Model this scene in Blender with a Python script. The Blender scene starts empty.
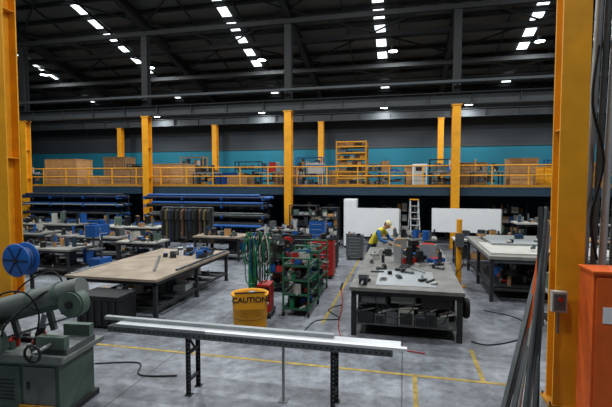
import bpy, math, random
from mathutils import Vector, Matrix, Euler
scene = bpy.context.scene
try:
    scene.view_settings.view_transform = 'Standard'
    scene.view_settings.look = 'None'
except Exception: pass

# ------------------------------------------------------------------ materials
def lin(c):
    return tuple(((x/255)/12.92 if x/255 <= .04045 else ((x/255+.055)/1.055)**2.4) for x in c)
def mat(name, rgb, rough=.55, metal=0.0, var=.18, scale=6.0, bump=0.0, emit=0.0):
    m = bpy.data.materials.new(name); m.use_nodes = True
    nt = m.node_tree; N = nt.nodes; L = nt.links
    p = N['Principled BSDF']
    c = lin(rgb)
    tc = N.new('ShaderNodeTexCoord'); nz = N.new('ShaderNodeTexNoise')
    nz.inputs['Scale'].default_value = scale; nz.inputs['Detail'].default_value = 5
    L.new(tc.outputs['Object'], nz.inputs['Vector'])
    mx = N.new('ShaderNodeMix'); mx.data_type = 'RGBA'
    mx.inputs[6].default_value = (*[max(0, k*(1-var*1.6)) for k in c], 1)
    mx.inputs[7].default_value = (*[min(1, k*(1+var)) for k in c], 1)
    L.new(nz.outputs['Fac'], mx.inputs[0])
    L.new(mx.outputs[2], p.inputs['Base Color'])
    p.inputs['Roughness'].default_value = rough
    p.inputs['Metallic'].default_value = metal
    if bump:
        b = N.new('ShaderNodeBump'); b.inputs['Strength'].default_value = bump
        L.new(nz.outputs['Fac'], b.inputs['Height']); L.new(b.outputs['Normal'], p.inputs['Normal'])
    if emit:
        p.inputs['Emission Color'].default_value = (*c, 1)
        p.inputs['Emission Strength'].default_value = emit
    return m
YEL = mat('yellow_paint', (236,162,14), .6, var=.22, scale=2.5)
DYEL = mat('dark_yellow', (190,132,24), .65)
STEEL = mat('steel_grey', (104,110,112), .5, .5, var=.3)
LSTEEL = mat('light_steel', (160,166,168), .45, .4, var=.15)
ALU = mat('aluminium', (205,210,212), .4, .3, var=.08)
DARK = mat('dark_steel', (34,38,41), .65)
BEAM = mat('beam_grey', (50,56,59), .65, var=.2, scale=1)
RAFT = mat('rafter', (25,28,30), .75)
BLACK = mat('black_plastic', (17,18,20), .5)
RUB = mat('rubber', (14,14,15), .8)
WHITE = mat('white_panel', (232,236,238), .6, var=.07, scale=1.5)
OFFW = mat('off_white', (180,180,172), .7, var=.2, scale=3)
WOODT = mat('worn_board', (158,144,126), .75, var=.45, scale=2.2)
STOP = mat('scuffed_plate', (124,124,120), .6, .1, var=.5, scale=3)
GTOP = mat('grey_bench_top', (138,138,132), .7, var=.35, scale=2.5)
WOOD = mat('plywood', (186,140,88), .75, var=.25, scale=3)
BLUE = mat('blue_paint', (18,84,158), .5)
NAVY = mat('navy_pipe', (20,38,72), .5)
TEALP = mat('teal_pipe', (34,60,78), .55)
RED = mat('red_paint', (176,34,28), .5)
GREEN = mat('green_hose', (20,124,78), .5)
DGREEN = mat('machine_green', (84,104,94), .55, var=.35, scale=4)
MGREY = mat('machine_grey', (112,120,116), .5, .15, var=.3, scale=4)
ORANGE = mat('orange_paint', (226,98,22), .55)
BOXC = mat('cardboard', (150,114,76), .8)
SKIN = mat('skin', (196,142,112), .55, var=.06)
HIVIS = mat('hivis_yellow', (228,214,60), .8, var=.1)
SHIRT = mat('work_blue', (28,92,150), .8)
TROUS = mat('work_trousers', (34,48,72), .85)
CAP = mat('cap_beige', (220,204,150), .8)
REFL = mat('reflective_tape', (210,214,214), .4)
CLO1 = mat('cloth_dark', (34,36,34), .9); CLO2 = mat('cloth_olive', (96,88,56), .9); CLO3 = mat('cloth_navy', (28,40,66), .9); CLO4 = mat('cloth_brown', (92,66,46), .9)
SKYL = mat('skylight_sheet', (236,246,250), .5, var=.03, emit=2.6)
LAMP = mat('lamp_lens', (232,246,255), .5, var=.0, emit=14)
PAINTL = mat('floor_line_yellow', (172,148,70), .7, var=.6, scale=7)
HAIR = mat('hair_brown', (58,42,30), .8)

def nodes(m):
    m.use_nodes = True
    return m.node_tree.nodes, m.node_tree.links, m.node_tree.nodes['Principled BSDF']
# concrete floor
FLOOR = bpy.data.materials.new('concrete_floor'); N,L,p = nodes(FLOOR)
tc = N.new('ShaderNodeTexCoord')
n1 = N.new('ShaderNodeTexNoise'); n1.inputs['Scale'].default_value=.6; n1.inputs['Detail'].default_value=10; n1.inputs['Roughness'].default_value=.7
n2 = N.new('ShaderNodeTexNoise'); n2.inputs['Scale'].default_value=5; n2.inputs['Detail'].default_value=8; n2.inputs['Roughness'].default_value=.7
L.new(tc.outputs['Object'], n1.inputs['Vector']); L.new(tc.outputs['Object'], n2.inputs['Vector'])
r1 = N.new('ShaderNodeValToRGB'); e=r1.color_ramp.elements
e[0].position=.36; e[0].color=(*lin((84,89,96)),1); e[1].position=.66; e[1].color=(*lin((162,168,175)),1)
L.new(n1.outputs['Fac'], r1.inputs['Fac'])
mx = N.new('ShaderNodeMix'); mx.data_type='RGBA'; mx.blend_type='MULTIPLY'; mx.inputs[0].default_value=.75
r2 = N.new('ShaderNodeValToRGB'); e=r2.color_ramp.elements
e[0].position=.36; e[0].color=(.38,.38,.38,1); e[1].position=.57; e[1].color=(1,1,1,1)
L.new(n2.outputs['Fac'], r2.inputs['Fac'])
L.new(r1.outputs['Color'], mx.inputs[6]); L.new(r2.outputs['Color'], mx.inputs[7])
br = N.new('ShaderNodeTexBrick'); br.offset=0; br.inputs['Scale'].default_value=1
br.inputs['Color1'].default_value=(1,1,1,1); br.inputs['Color2'].default_value=(.88,.88,.88,1); br.inputs['Mortar'].default_value=(.35,.35,.35,1)
br.inputs['Mortar Size'].default_value=.012; br.inputs['Brick Width'].default_value=4; br.inputs['Row Height'].default_value=4
L.new(tc.outputs['Object'], br.inputs['Vector'])
mx2 = N.new('ShaderNodeMix'); mx2.data_type='RGBA'; mx2.blend_type='MULTIPLY'; mx2.inputs[0].default_value=1
L.new(mx.outputs[2], mx2.inputs[6]); L.new(br.outputs['Color'], mx2.inputs[7])
L.new(mx2.outputs[2], p.inputs['Base Color']); p.inputs['Roughness'].default_value=.5
# corrugated cladding
def cladding(name, rgb, axis='X', scale=3.0, strength=.5):
    m = bpy.data.materials.new(name); N,L,p = nodes(m)
    tc = N.new('ShaderNodeTexCoord'); w = N.new('ShaderNodeTexWave'); w.bands_direction=axis; w.inputs['Scale'].default_value=scale
    nz = N.new('ShaderNodeTexNoise'); nz.inputs['Scale'].default_value=.6; nz.inputs['Detail'].default_value=5
    L.new(tc.outputs['Object'], w.inputs['Vector']); L.new(tc.outputs['Object'], nz.inputs['Vector'])
    b = N.new('ShaderNodeBump'); b.inputs['Strength'].default_value=strength; L.new(w.outputs['Fac'], b.inputs['Height']); L.new(b.outputs['Normal'], p.inputs['Normal'])
    mx = N.new('ShaderNodeMix'); mx.data_type='RGBA'; c=lin(rgb)
    mx.inputs[6].default_value=(*[k*.7 for k in c],1); mx.inputs[7].default_value=(*[min(1,k*1.25) for k in c],1)
    L.new(nz.outputs['Fac'], mx.inputs[0]); L.new(mx.outputs[2], p.inputs['Base Color']); p.inputs['Roughness'].default_value=.75
    return m
TEAL = cladding('teal_cladding', (10,104,124))
DWALL = cladding('dark_cladding', (42,49,54))
ROOFM = cladding('roof_sheet', (84,88,87), 'X', 2.0, .4)

# ------------------------------------------------------------------ mesh builder
class B:
    def __init__(s, name):
        s.name=name; s.v=[]; s.f=[]; s.mi=[]; s.sm=[]; s.mats=[]
    def add(s, vs, fs, m, smooth=False):
        if m not in s.mats: s.mats.append(m)
        k=s.mats.index(m); o=len(s.v)
        s.v += [tuple(v) for v in vs]
        for f in fs:
            s.f.append([i+o for i in f]); s.mi.append(k); s.sm.append(smooth)
    def box(s, c, d, m, rot=(0,0,0)):
        R = Euler(rot).to_matrix(); c=Vector(c)
        vs=[c+R@Vector((x*d[0]/2,y*d[1]/2,z*d[2]/2)) for x in(-1,1) for y in(-1,1) for z in(-1,1)]
        s.add(vs,[(0,1,3,2),(4,6,7,5),(0,4,5,1),(2,3,7,6),(0,2,6,4),(1,5,7,3)],m)
    def bx(s,x0,x1,y0,y1,z0,z1,m):
        s.box(((x0+x1)/2,(y0+y1)/2,(z0+z1)/2),(abs(x1-x0),abs(y1-y0),abs(z1-z0)),m)
    def beam(s,p0,p1,w,h,m):
        p0=Vector(p0);p1=Vector(p1);d=p1-p0;l=d.length
        q=d.to_track_quat('X','Z'); c=(p0+p1)/2
        vs=[c+q@Vector((x*l/2,y*w/2,z*h/2)) for x in(-1,1) for y in(-1,1) for z in(-1,1)]
        s.add(vs,[(0,1,3,2),(4,6,7,5),(0,4,5,1),(2,3,7,6),(0,2,6,4),(1,5,7,3)],m)
    def cyl(s,p0,p1,r,m,seg=14,r2=None,caps=True):
        p0=Vector(p0);p1=Vector(p1); r2=r if r2 is None else r2
        q=(p1-p0).to_track_quat('Z','Y')
        a=[p0+q@Vector((math.cos(t)*r,math.sin(t)*r,0)) for t in [2*math.pi*i/seg for i in range(seg)]]
        b=[p1+q@Vector((math.cos(t)*r2,math.sin(t)*r2,0)) for t in [2*math.pi*i/seg for i in range(seg)]]
        s.add(a+b,[(i,(i+1)%seg,seg+(i+1)%seg,seg+i) for i in range(seg)],m,True)
        if caps:
            s.add(a,[tuple(reversed(range(seg)))],m); s.add(b,[tuple(range(seg))],m)
    def tube(s,pts,r,m,seg=8,closed=False):
        P=[Vector(p) for p in pts]; n=len(P)
        rr = r if isinstance(r,(list,tuple)) else [r]*n
        vs=[]; up=None
        for i in range(n):
            if closed: d=(P[(i+1)%n]-P[i-1])
            else: d=P[min(i+1,n-1)]-P[max(i-1,0)]
            d.normalize()
            if up is None:
                up = d.orthogonal().normalized()
            up=(up-d*up.dot(d)).normalized(); sd=d.cross(up)
            for k in range(seg):
                t=2*math.pi*k/seg; vs.append(P[i]+(up*math.cos(t)+sd*math.sin(t))*rr[i])
        fs=[]
        for i in range(n if closed else n-1):
            j=(i+1)%n
            for k in range(seg):
                fs.append((i*seg+k,i*seg+(k+1)%seg,j*seg+(k+1)%seg,j*seg+k))
        s.add(vs,fs,m,True)
        if not closed:
            s.add(vs[:seg],[tuple(reversed(range(seg)))],m); s.add(vs[-seg:],[tuple(range(seg))],m)
    def lathe(s,prof,c,m,seg=28,axis='Z'):
        c=Vector(c); n=len(prof); vs=[]
        for (r,h) in prof:
            for k in range(seg):
                t=2*math.pi*k/seg; a,b=math.cos(t)*r,math.sin(t)*r
                v={'Z':(a,b,h),'Y':(a,-h,b),'X':(h,a,b)}[axis]
                vs.append(c+Vector(v))
        fs=[(i*seg+k,i*seg+(k+1)%seg,(i+1)*seg+(k+1)%seg,(i+1)*seg+k) for i in range(n-1) for k in range(seg)]
        s.add(vs,fs,m,True)
    def prism(s,outline,th,M4,m):
        n=len(outline)
        a=[M4@Vector((x,-th/2,z)) for x,z in outline]; b=[M4@Vector((x,th/2,z)) for x,z in outline]
        s.add(a+b,[tuple(range(n)),tuple(reversed(range(n,2*n)))]+[(i,n+i,n+(i+1)%n,(i+1)%n) for i in range(n)],m)
    def ell(s,c,r,m,seg=16,rings=10,rot=(0,0,0)):
        R=Euler(rot).to_matrix(); c=Vector(c); vs=[]
        for i in range(rings+1):
            a=math.pi*i/rings
            for k in range(seg):
                t=2*math.pi*k/seg
                vs.append(c+R@Vector((r[0]*math.sin(a)*math.cos(t),r[1]*math.sin(a)*math.sin(t),r[2]*math.cos(a))))
        s.add(vs,[(i*seg+k,(i+1)*seg+k,(i+1)*seg+(k+1)%seg,i*seg+(k+1)%seg) for i in range(rings) for k in range(seg)],m,True)
    def done(s,loc=(0,0,0),rz=0,bevel=0,parent=None):
        me=bpy.data.meshes.new(s.name+'_mesh'); me.from_pydata(s.v,[],s.f)
        for m in s.mats: me.materials.append(m)
        me.polygons.foreach_set('material_index',s.mi); me.polygons.foreach_set('use_smooth',s.sm)
        me.validate(); me.update()
        o=bpy.data.objects.new(s.name,me); scene.collection.objects.link(o)
        o.location=loc; o.rotation_euler=(0,0,rz)
        if bevel:
            b=o.modifiers.new('bevel','BEVEL'); b.width=bevel; b.segments=2; b.limit_method='ANGLE'; b.angle_limit=math.radians(50)
        if parent: o.parent=parent
        return o
def arc(c,r,a0,a1,n,plane='XZ'):
    out=[]
    for i in range(n+1):
        t=math.radians(a0+(a1-a0)*i/n); u,v=r*math.cos(t),r*math.sin(t)
        out.append(Vector(c)+Vector({'XZ':(u,0,v),'YZ':(0,u,v),'XY':(u,v,0)}[plane]))
    return out
def clutter(b,x0,x1,y0,y1,z,n,seed,pal=None,smax=.3,hmax=.22):
    R=random.Random(seed); pal=pal or [STEEL,LSTEEL,BLACK,DARK,STEEL,DARK,BLUE,BOXC,OFFW,DGREEN,BLACK,WOOD,TEALP]
    if R.random()<.2: pal=pal+[RED]
    for i in range(n):
        x=R.uniform(x0,x1); y=R.uniform(y0,y1); m=R.choice(pal); k=R.random(); a=R.uniform(0,3.1)
        if k<.38:
            w,d,h=R.uniform(.08,smax),R.uniform(.06,smax*.7),R.uniform(.03,hmax)
            b.box((x,y,z+h/2),(w,d,h),m,(0,0,a)); b.box((x,y,z+h+.008),(w*.8,d*.8,.016),R.choice(pal),(0,0,a))
            if R.random()<.4: b.tube([(x,y-.02,z+h),(x-.02,y,z+h+.06),(x,y+.03,z+h+.08),(x+.03,y+.05,z+h)],.008,BLACK,5)
        elif k<.55:
            r,h=R.uniform(.03,.07),R.uniform(.06,max(.08,hmax)); b.cyl((x,y,z),(x,y,z+h),r,m,10); b.cyl((x,y,z+h),(x,y,z+h+.02),r*.5,R.choice(pal),8)
        elif k<.8:
            l=R.uniform(.25,.7); dx,dy=math.cos(a)*l/2,math.sin(a)*l/2
            dx=max(min(dx,x1-x+.05,x-x0+.05),-.3)
            b.beam((x-dx,y-dy,z+.02),(x+dx,y+dy,z+.02),.04,.04,R.choice([STEEL,LSTEEL,DARK,OFFW]))
        else:
            l=R.uniform(.08,.15); b.cyl((x-l*math.cos(a),y-l*math.sin(a),z+.035),(x+l*math.cos(a),y+l*math.sin(a),z+.035),.035,m,10)
            b.box((x+l*math.cos(a),y+l*math.sin(a),z+.05),(.07,.07,.1),R.choice(pal),(0,0,a))
def smooth(pts,n=6):
    P=[Vector(p) for p in pts]; out=[]
    for i in range(len(P)-1):
        p0=P[max(i-1,0)];p1=P[i];p2=P[i+1];p3=P[min(i+2,len(P)-1)]
        for k in range(n):
            t=k/n; out.append(.5*((2*p1)+(-p0+p2)*t+(2*p0-5*p1+4*p2-p3)*t*t+(-p0+3*p1-3*p2+p3)*t**3))
    out.append(P[-1]); return out

# ------------------------------------------------------------------ room shell
XL,XR,YF,YB = -32,18,-8,30.5
RIDGE=6
def rz_(y): return 9.4+.27*(30.5-y) if y>RIDGE else 9.4+.27*(30.5-(2*RIDGE-y))
b=B('floor'); b.bx(XL,XR,YF,YB+.3,-.2,0,FLOOR); b.done()
b=B('wall_back'); b.bx(XL,XR,YB,YB+.2,0,5.55,TEAL); b.bx(XL,XR,YB,YB+.2,5.55,9.5,DWALL); b.bx(XL,XR,YB-.05,YB,5.5,5.62,BEAM); b.done()
for nm,x in (('wall_left',XL-.2),('wall_right',XR)):
    b=B(nm); pr=[(YF,0),(YB+.2,0),(YB+.2,9.4),(RIDGE,rz_(RIDGE)),(YF,rz_(YF))]
    b.add([(x,y,z) for y,z in pr]+[(x+.2,y,z) for y,z in pr],[(0,1,2,3,4),(9,8,7,6,5)]+[(i,5+i,5+(i+1)%5,(i+1)%5) for i in range(5)],DWALL); b.done()
b=B('wall_front'); b.bx(XL,XR,YF-.2,YF,0,rz_(YF),DWALL); b.done()
b=B('ceiling')
b.add([(XL,YB+.2,9.4),(XR,YB+.2,9.4),(XR,RIDGE,rz_(RIDGE)),(XL,RIDGE,rz_(RIDGE)),(XL,YF-.2,rz_(YF)),(XR,YF-.2,rz_(YF))]+
      [(XL,YB+.2,9.5),(XR,YB+.2,9.5),(XR,RIDGE,rz_(RIDGE)+.1),(XL,RIDGE,rz_(RIDGE)+.1),(XL,YF-.2,rz_(YF)+.1),(XR,YF-.2,rz_(YF)+.1)],
      [(0,1,2,3),(3,2,5,4),(6,9,8,7),(9,10,11,8)],ROOFM); b.done()
COLX=[-29.7,-21.7,-13.7,-5.7,2.3,10.3]
b=B('roof_purlins')
PY=[]
y=30.1
while y>RIDGE:
    PY.append(y); z=rz_(y)
    b.box(((XL+XR)/2,y,z-.13),(XR-XL,.09,.22),RAFT,(math.atan(.27)*-1,0,0)); y-=1.22
y=RIDGE-.6
while y>YF:
    b.box(((XL+XR)/2,y,rz_(y)-.13),(XR-XL,.09,.2),RAFT); y-=2.4
b.done()
for cx in COLX:
    b=B('roof_rafter')
    for (ya,yb) in ((30.4,RIDGE),(RIDGE,YF+.1)):
        b.beam((cx,ya,rz_(ya)-.29),(cx,yb,rz_(yb)-.29),.28,.04,RAFT)
        b.beam((cx,ya,rz_(ya)-.55),(cx,yb,rz_(yb)-.55),.06,.5,RAFT)
        b.beam((cx,ya,rz_(ya)-.8),(cx,yb,rz_(yb)-.8),.28,.04,RAFT)
    b.done()
b=B('roof_bracing')
for i in range(len(COLX)-1):
    x0,x1=COLX[i],COLX[i+1]
    for ya,yb in ((29.5,25.4),(25.4,20.8),(20.8,15)):
        b.cyl((x0,ya,rz_(ya)-.4),(x1,yb,rz_(yb)-.4),.05,RAFT,8); b.cyl((x1,ya,rz_(ya)-.4),(x0,yb,rz_(yb)-.4),.05,RAFT,8)
    for f in (.33,.67):
        xm=x0+(x1-x0)*f; b.beam((xm,30.2,rz_(30.2)-.3),(xm,8,rz_(8)-.3),.05,.1,RAFT)
for yy,dp in ((28.2,.5),(25.4,.95),(23.2,.5),(20.8,.95),(17.5,.6)):
    b.beam((XL+.1,yy,rz_(yy)-dp),(XR-.1,yy,rz_(yy)-dp),.18,.22,RAFT)
b.done()
b=B('eave_lattice_girder')
zt,zb=9.0,8.15
b.bx(XL+.1,XR-.1,29.75,29.87,zt,zt+.12,RAFT); b.bx(XL+.1,XR-.1,29.75,29.87,zb,zb+.12,RAFT)
xx=XL+.2; k=0
while xx<XR-1.3:
    b.beam((xx,29.81,zb if k%2 else zt),(xx+1.2,29.81,zt if k%2 else zb),.06,.06,RAFT); xx+=1.2; k+=1
b.done()
b=B('cable_tray'); b.bx(XL+.3,XR-.3,20.2,20.45,7.55,7.58,BEAM); b.bx(XL+.3,XR-.3,20.2,20.21,7.58,7.66,BEAM); b.bx(XL+.3,XR-.3,20.44,20.45,7.58,7.66,BEAM)
for k in range(3): b.cyl((XL+.4,20.26+k*.06,7.6),(XR-.4,20.26+k*.06,7.6),.022,[BLACK,STEEL,BLACK][k],6)
for cx in COLX[1:]: b.bx(cx-.03,cx+.03,20.2,20.6,7.5,7.55,BEAM)
b.done()
# skylights
for wi,cx in enumerate([-24.6,-16.9,-9.2,-1.35,6.3,13.9]):
    b=B('window_%d'%(wi+1))
    for k in range(len(PY)-1):
        yc=(PY[k]+PY[k+1])/2
        if k in (1,2): continue
        if yc<10: continue
        hw=.27
        z0,z1=rz_(yc+.45)-.03,rz_(yc-.45)-.03
        b.add([(cx-hw,yc+.45,z0),(cx+hw,yc+.45,z0),(cx+hw,yc-.45,z1),(cx-hw,yc-.45,z1)],[(0,1,2,3)],SKYL)
        b.beam((cx-hw-.03,yc+.45,z0),(cx-hw-.03,yc-.45,z1),.05,.06,STEEL); b.beam((cx+hw+.03,yc+.45,z0),(cx+hw+.03,yc-.45,z1),.05,.06,STEEL)
    b.done()

# ------------------------------------------------------------------ columns
def column(x,y,h,z0=0,w=.4,d=.42,name='steel_column'):
    b=B(name); t=.035
    b.bx(-w/2-.06,w/2+.06,-d/2-.04,d/2+.04,0,.03,DYEL)
    b.bx(-w/2,w/2,-d/2,-d/2+t,.03,h,YEL); b.bx(-w/2,w/2,d/2-t,d/2,.03,h,YEL); b.bx(-t/2,t/2,-d/2+t,d/2-t,.03,h,YEL)
    for zz in (h*.25,h*.5,h*.75): b.bx(-w/2+.02,w/2-.02,-d/2+t,d/2-t,zz,zz+.02,YEL)
    for sx in(-1,1):
        for sy in(-1,1): b.cyl((sx*(w/2+.035),sy*(d/2+.015),.03),(sx*(w/2+.035),sy*(d/2+.015),.07),.015,STEEL,6)
    b.bx(-w/2-.05,w/2+.05,-d/2-.03,d/2+.03,h,h+.05,YEL)
    return b.done((x,y,z0))
for cx in COLX[1:]:
    column(cx,20.78,6.6,w=.36,d=.38)
    b=B('upper_column'); ht=rz_(20.8)-1.12
    for yy in(-.17,.14): b.bx(-.17,.17,yy,yy+.03,0,ht-7.22,RAFT)
    b.bx(-.015,.015,-.14,.14,0,ht-7.22,RAFT); b.done((cx,20.8,7.22))
    column(cx,29.4,4.4,z0=2.85,w=.36,d=.36)
column(2.2,6.5,15.2,w=.34,d=.3)
column(-9.9,8.9,14.8,w=.44,d=.4)
for yy,zz,nm in ((20.8,6.66,'crane_runway_beam'),(29.4,7.31,'crane_runway_beam')):
    b=B(nm)
    b.bx(XL+.05,XR-.05,-.17,.17,0,.04,BEAM); b.bx(XL+.05,XR-.05,-.02,.02,.04,.5,BEAM); b.bx(XL+.05,XR-.05,-.17,.17,.5,.54,BEAM)
    b.bx(XL+.05,XR-.05,-.03,.03,.54,.558,STEEL)
    xx=XL+1
    while xx<XR: b.bx(xx,xx+.02,-.16,.16,.04,.5,BEAM); xx+=2
    b.done((0,yy,zz))

# ------------------------------------------------------------------ mezzanine
b=B('mezzanine_deck')
b.bx(XL+.02,XR-.02,21.06,30.48,2.75,2.848,STEEL)
b.bx(XL+.02,XR-.02,21.06,21.14,2.45,2.848,TEALP)
b.bx(XL+.02,XR-.02,21.04,21.2,2.45,2.48,TEALP)
xx=XL+1
while xx<XR: b.bx(xx,xx+.1,21.2,30.4,2.5,2.75,DARK); xx+=2
for cx in COLX:
    for yy in (24.5,28.5): b.bx(cx-.08,cx+.08,yy-.08,yy+.08,0,2.5,DARK)
b.done()
b=B('mezzanine_guardrail')
xx=XL+.3
while xx<XR: b.bx(xx-.025,xx+.025,21.1,21.15,2.85,3.85,YEL); xx+=1.55
for z in (3.87,3.4): b.cyl((XL+.1,21.12,z),(XR-.1,21.12,z),.028,YEL,8)
b.bx(XL+.1,XR-.1,21.09,21.11,2.86,2.97,DYEL)
b.done()
MZ=2.852
def crate(x,y,w,d,h,m=WOOD,z=MZ,name='timber_crate'):
    b=B(name); n=max(2,int(h/.2))
    b.bx(-w/2+.03,w/2-.03,-d/2+.03,d/2-.03,.1,h-.02,m)
    for i in range(n):
        zz=.12+i*(h-.12)/n
        b.bx(-w/2,w/2,-d/2,-d/2+.025,zz,zz+(h-.12)/n-.02,m); b.bx(-w/2,-w/2+.025,-d/2,d/2,zz,zz+(h-.12)/n-.02,m); b.bx(w/2-.025,w/2,-d/2,d/2,zz,zz+(h-.12)/n-.02,m)
    for sx in (-1,0,1): b.bx(sx*(w/2-.06)-.05,sx*(w/2-.06)+.05,-d/2-.03,-d/2,.1,h,m); b.bx(sx*(w/2-.06)-.05,sx*(w/2-.06)+.05,-d/2,d/2,0,.1,m)
    b.bx(-w/2-.02,w/2+.02,-d/2-.03,d/2+.02,h-.02,h+.02,m)
    b.done((x,y,z))
crate(-20.2,22.4,2.2,1.4,1.6); crate(-16.3,22.6,1.3,1.2,1.0,BOXC); crate(-13.0,22.3,2.0,1.3,1.25); crate(-18.3,22.6,.9,1,.6)
crate(7.2,22.3,1.8,1.3,.95,YEL,name='yellow_stillage'); crate(-9.0,22.6,1.2,1,.6,BOXC); crate(5.4,22.4,1.0,1.0,.6,WOOD)
crate(-14.8,25.2,1.4,1.2,1.3,BOXC); crate(-7.0,25.4,1.6,1.2,1.2,BOXC); crate(-3.6,25.2,1.4,1.2,.9,WOOD); crate(3.6,25.4,1.6,1.2,1.3,BOXC)
crate(9.4,24.6,1.2,1.2,1.2,YEL,name='yellow_stillage'); crate(6.2,25.3,1.4,1.2,1.5,WOOD); crate(-11,25.2,1.2,1.2,.8,BLUE,name='blue_stillage')
crate(-22.8,25,1.8,1.2,1.5,WOOD); crate(-19.0,25.6,1.6,1.2,1.9,BOXC); crate(.6,25.6,1.2,1.2,1.1,WOOD)
b=B('pallet_rack')
for sx in(-.75,.75):
    for sy in(-.5,.5): b.bx(sx-.035,sx+.035,sy-.035,sy+.035,0,2.35,DYEL)
for z in (.1,.42,.74,1.06,1.38,1.7,2.02,2.27):
    for sy in(-.5,.5): b.bx(-.75,.75,sy-.03,sy+.03,z,z+.05,YEL)
    if z<2.2:
        for k in range(5): b.bx(-.68,.68,-.48+k*.2,-.36+k*.2,z+.05,z+.07,DARK)
        R=random.Random(int(z*100)); xx=-.62
        while xx<.45:
            w_=R.uniform(.18,.4); b.bx(xx,min(xx+w_,.68),-.4,.3,z+.07,z+.07+R.uniform(.08,.22),R.choice([BOXC,DARK,DARK,WOOD,STEEL,DYEL,CLO4])); xx+=w_+.03
for a in (-1,1): b.cyl((a*.75,-.5,.2),(a*.75,.5,1.2),.02,YEL,6); b.cyl((a*.75,.5,1.2),(a*.75,-.5,2.2),.02,YEL,6)
b.done((-2.65,22.2,MZ))
def mezz_bench(x,seed,w=2.2):
    b=B('stores_bench')
    for sx in(-1,1):
        for sy in(-.4,.4): b.bx(sx*(w/2-.05)-.03,sx*(w/2-.05)+.03,sy-.03,sy+.03,0,.72,DARK)
    b.bx(-w/2,w/2,-.45,.45,.72,.77,GTOP); b.bx(-w/2+.05,w/2-.05,-.4,.4,.25,.28,DARK)
    clutter(b,-w/2+.2,w/2-.2,-.3,.3,.77,14,seed,smax=.5,hmax=.6); clutter(b,-w/2+.2,w/2-.2,-.3,.3,.28,10,seed+9,smax=.5,hmax=.4)
    b.done((x,22.3,MZ))
for i,x in enumerate((-10.9,-7.2,-.6,1.95,3.9,-23)): mezz_bench(x,i+20,1.4)
b=B('white_control_cabinet'); b.bx(-.35,.35,-.25,.25,.05,1.15,WHITE); b.bx(-.3,.3,-.27,-.25,.12,1.08,OFFW); b.bx(.2,.25,-.3,-.27,.5,.7,BLACK); b.bx(-.35,.35,-.25,.25,0,.05,DARK); b.bx(-.2,.1,-.28,-.27,.8,1.0,BLACK); b.done((.75,22.2,MZ))
b=B('white_board_sign'); b.bx(-.5,.5,-.02,.02,.7,1.25,OFFW)
for sx in(-.45,.45): b.bx(sx-.02,sx+.02,-.03,.03,0,1.3,STEEL); b.bx(sx-.02,sx+.02,-.3,.3,0,.04,STEEL)
b.bx(-.45,.45,-.028,-.02,1.05,1.15,BLUE); b.done((-4.6,22.2,MZ))

# ------------------------------------------------------------------ pipe racks
def pipe_rack(x0,x1,y,seed):
    b=B('pipe_storage_rack'); R=random.Random(seed); L_=x1-x0
    ups=[L_*k/3*.9+L_*.05 for k in range(4)]
    for u in ups:
        b.bx(u-.06,u+.06,.38,.5,0,2.4,DARK); b.bx(u-.05,u+.05,-.5,.5,0,.08,DARK)
        for z in (.35,.85,1.35,1.85,2.25): b.bx(u-.03,u+.03,-.45,.4,z-.05,z,BLUE); b.bx(u-.03,u+.03,-.48,-.44,z-.05,z+.1,BLUE)
    for z in (.35,.85,1.35,1.85,2.25):
        yy=-.38
        while yy<.3:
            r=R.choice([.04,.055,.07,.075]); m=R.choice([BLUE,NAVY,NAVY,DARK,TEALP,STEEL,DARK,CLO1,LSTEEL] if z<2.2 else [BLUE,NAVY,NAVY])
            a=R.uniform(0,.5); c=R.uniform(0,.4)
            b.cyl((a,yy+r,z+r),(L_-c,yy+r,z+r),r,m,10)
            if R.random()<.6: b.cyl((a+.3,yy+r,z+r*2.7),(L_-c-.2,yy+r,z+r*2.7),r*.85,R.choice([NAVY,DARK,BLUE,STEEL]),10)
            yy+=2*r+.01
    b.done((x0,y,0))
pipe_rack(-13.4,-6.3,19.9,1); pipe_rack(-21.3,-14.3,19.9,2)
def shelf(x,y,w,h,seed,frame=DARK,lv=4,name='shelving_unit',d=.6,z0=0):
    b=B(name)
    for sx in(-w/2,w/2):
        for sy in(-d/2,d/2): b.bx(sx-.025,sx+.025,sy-.025,sy+.025,0,h,frame)
    for i in range(lv+1):
        z=.1+(h-.15)*i/lv; b.bx(-w/2,w/2,-d/2,d/2,z,z+.03,frame)
        if i<lv:
            R=random.Random(seed+i); xx=-w/2+.05
            while xx<w/2-.15:
                w_=R.uniform(.12,.35); w_=min(w_,w/2-xx-.04); hh=R.uniform(.12,(h-.15)/lv-.08)
                m=R.choice([BOXC,DARK,STEEL,BLACK,OFFW,WOOD,DGREEN,BLUE,LSTEEL,TEALP])
                if R.random()<.7: b.bx(xx,xx+w_-.02,-d/2+.05,d/2-.1,z+.03,z+.03+hh,m); b.bx(xx+.02,xx+w_-.04,-d/2+.04,-d/2+.05,z+.06,z+.03+hh*.6,OFFW if R.random()<.3 else m)
                else: b.cyl((xx+w_/2,0,z+.03),(xx+w_/2,0,z+.03+hh),w_*.42,m,14)
                xx+=w_
    b.done((x,y,z0))
for i,x in enumerate((-4.3,-.2,4.8,7.4,-8.5,-11.5,10)): shelf(x,22.6,1.9,2.1,200+i*7)
shelf(-4.7,20.0,1.3,2.0,300); shelf(-3.45,20.2,.8,1.9,310)
for i,(x,h) in enumerate(((-9.2,1.5),(-5.4,1.7),(-1.6,1.3),(2.1,1.5),(7.9,1.4),(-12.8,1.8),(-16.6,1.4))): shelf(x,24.4,1.5,h,400+i*9,[DARK,BLUE,DYEL][i%3],3,z0=MZ)

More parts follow.
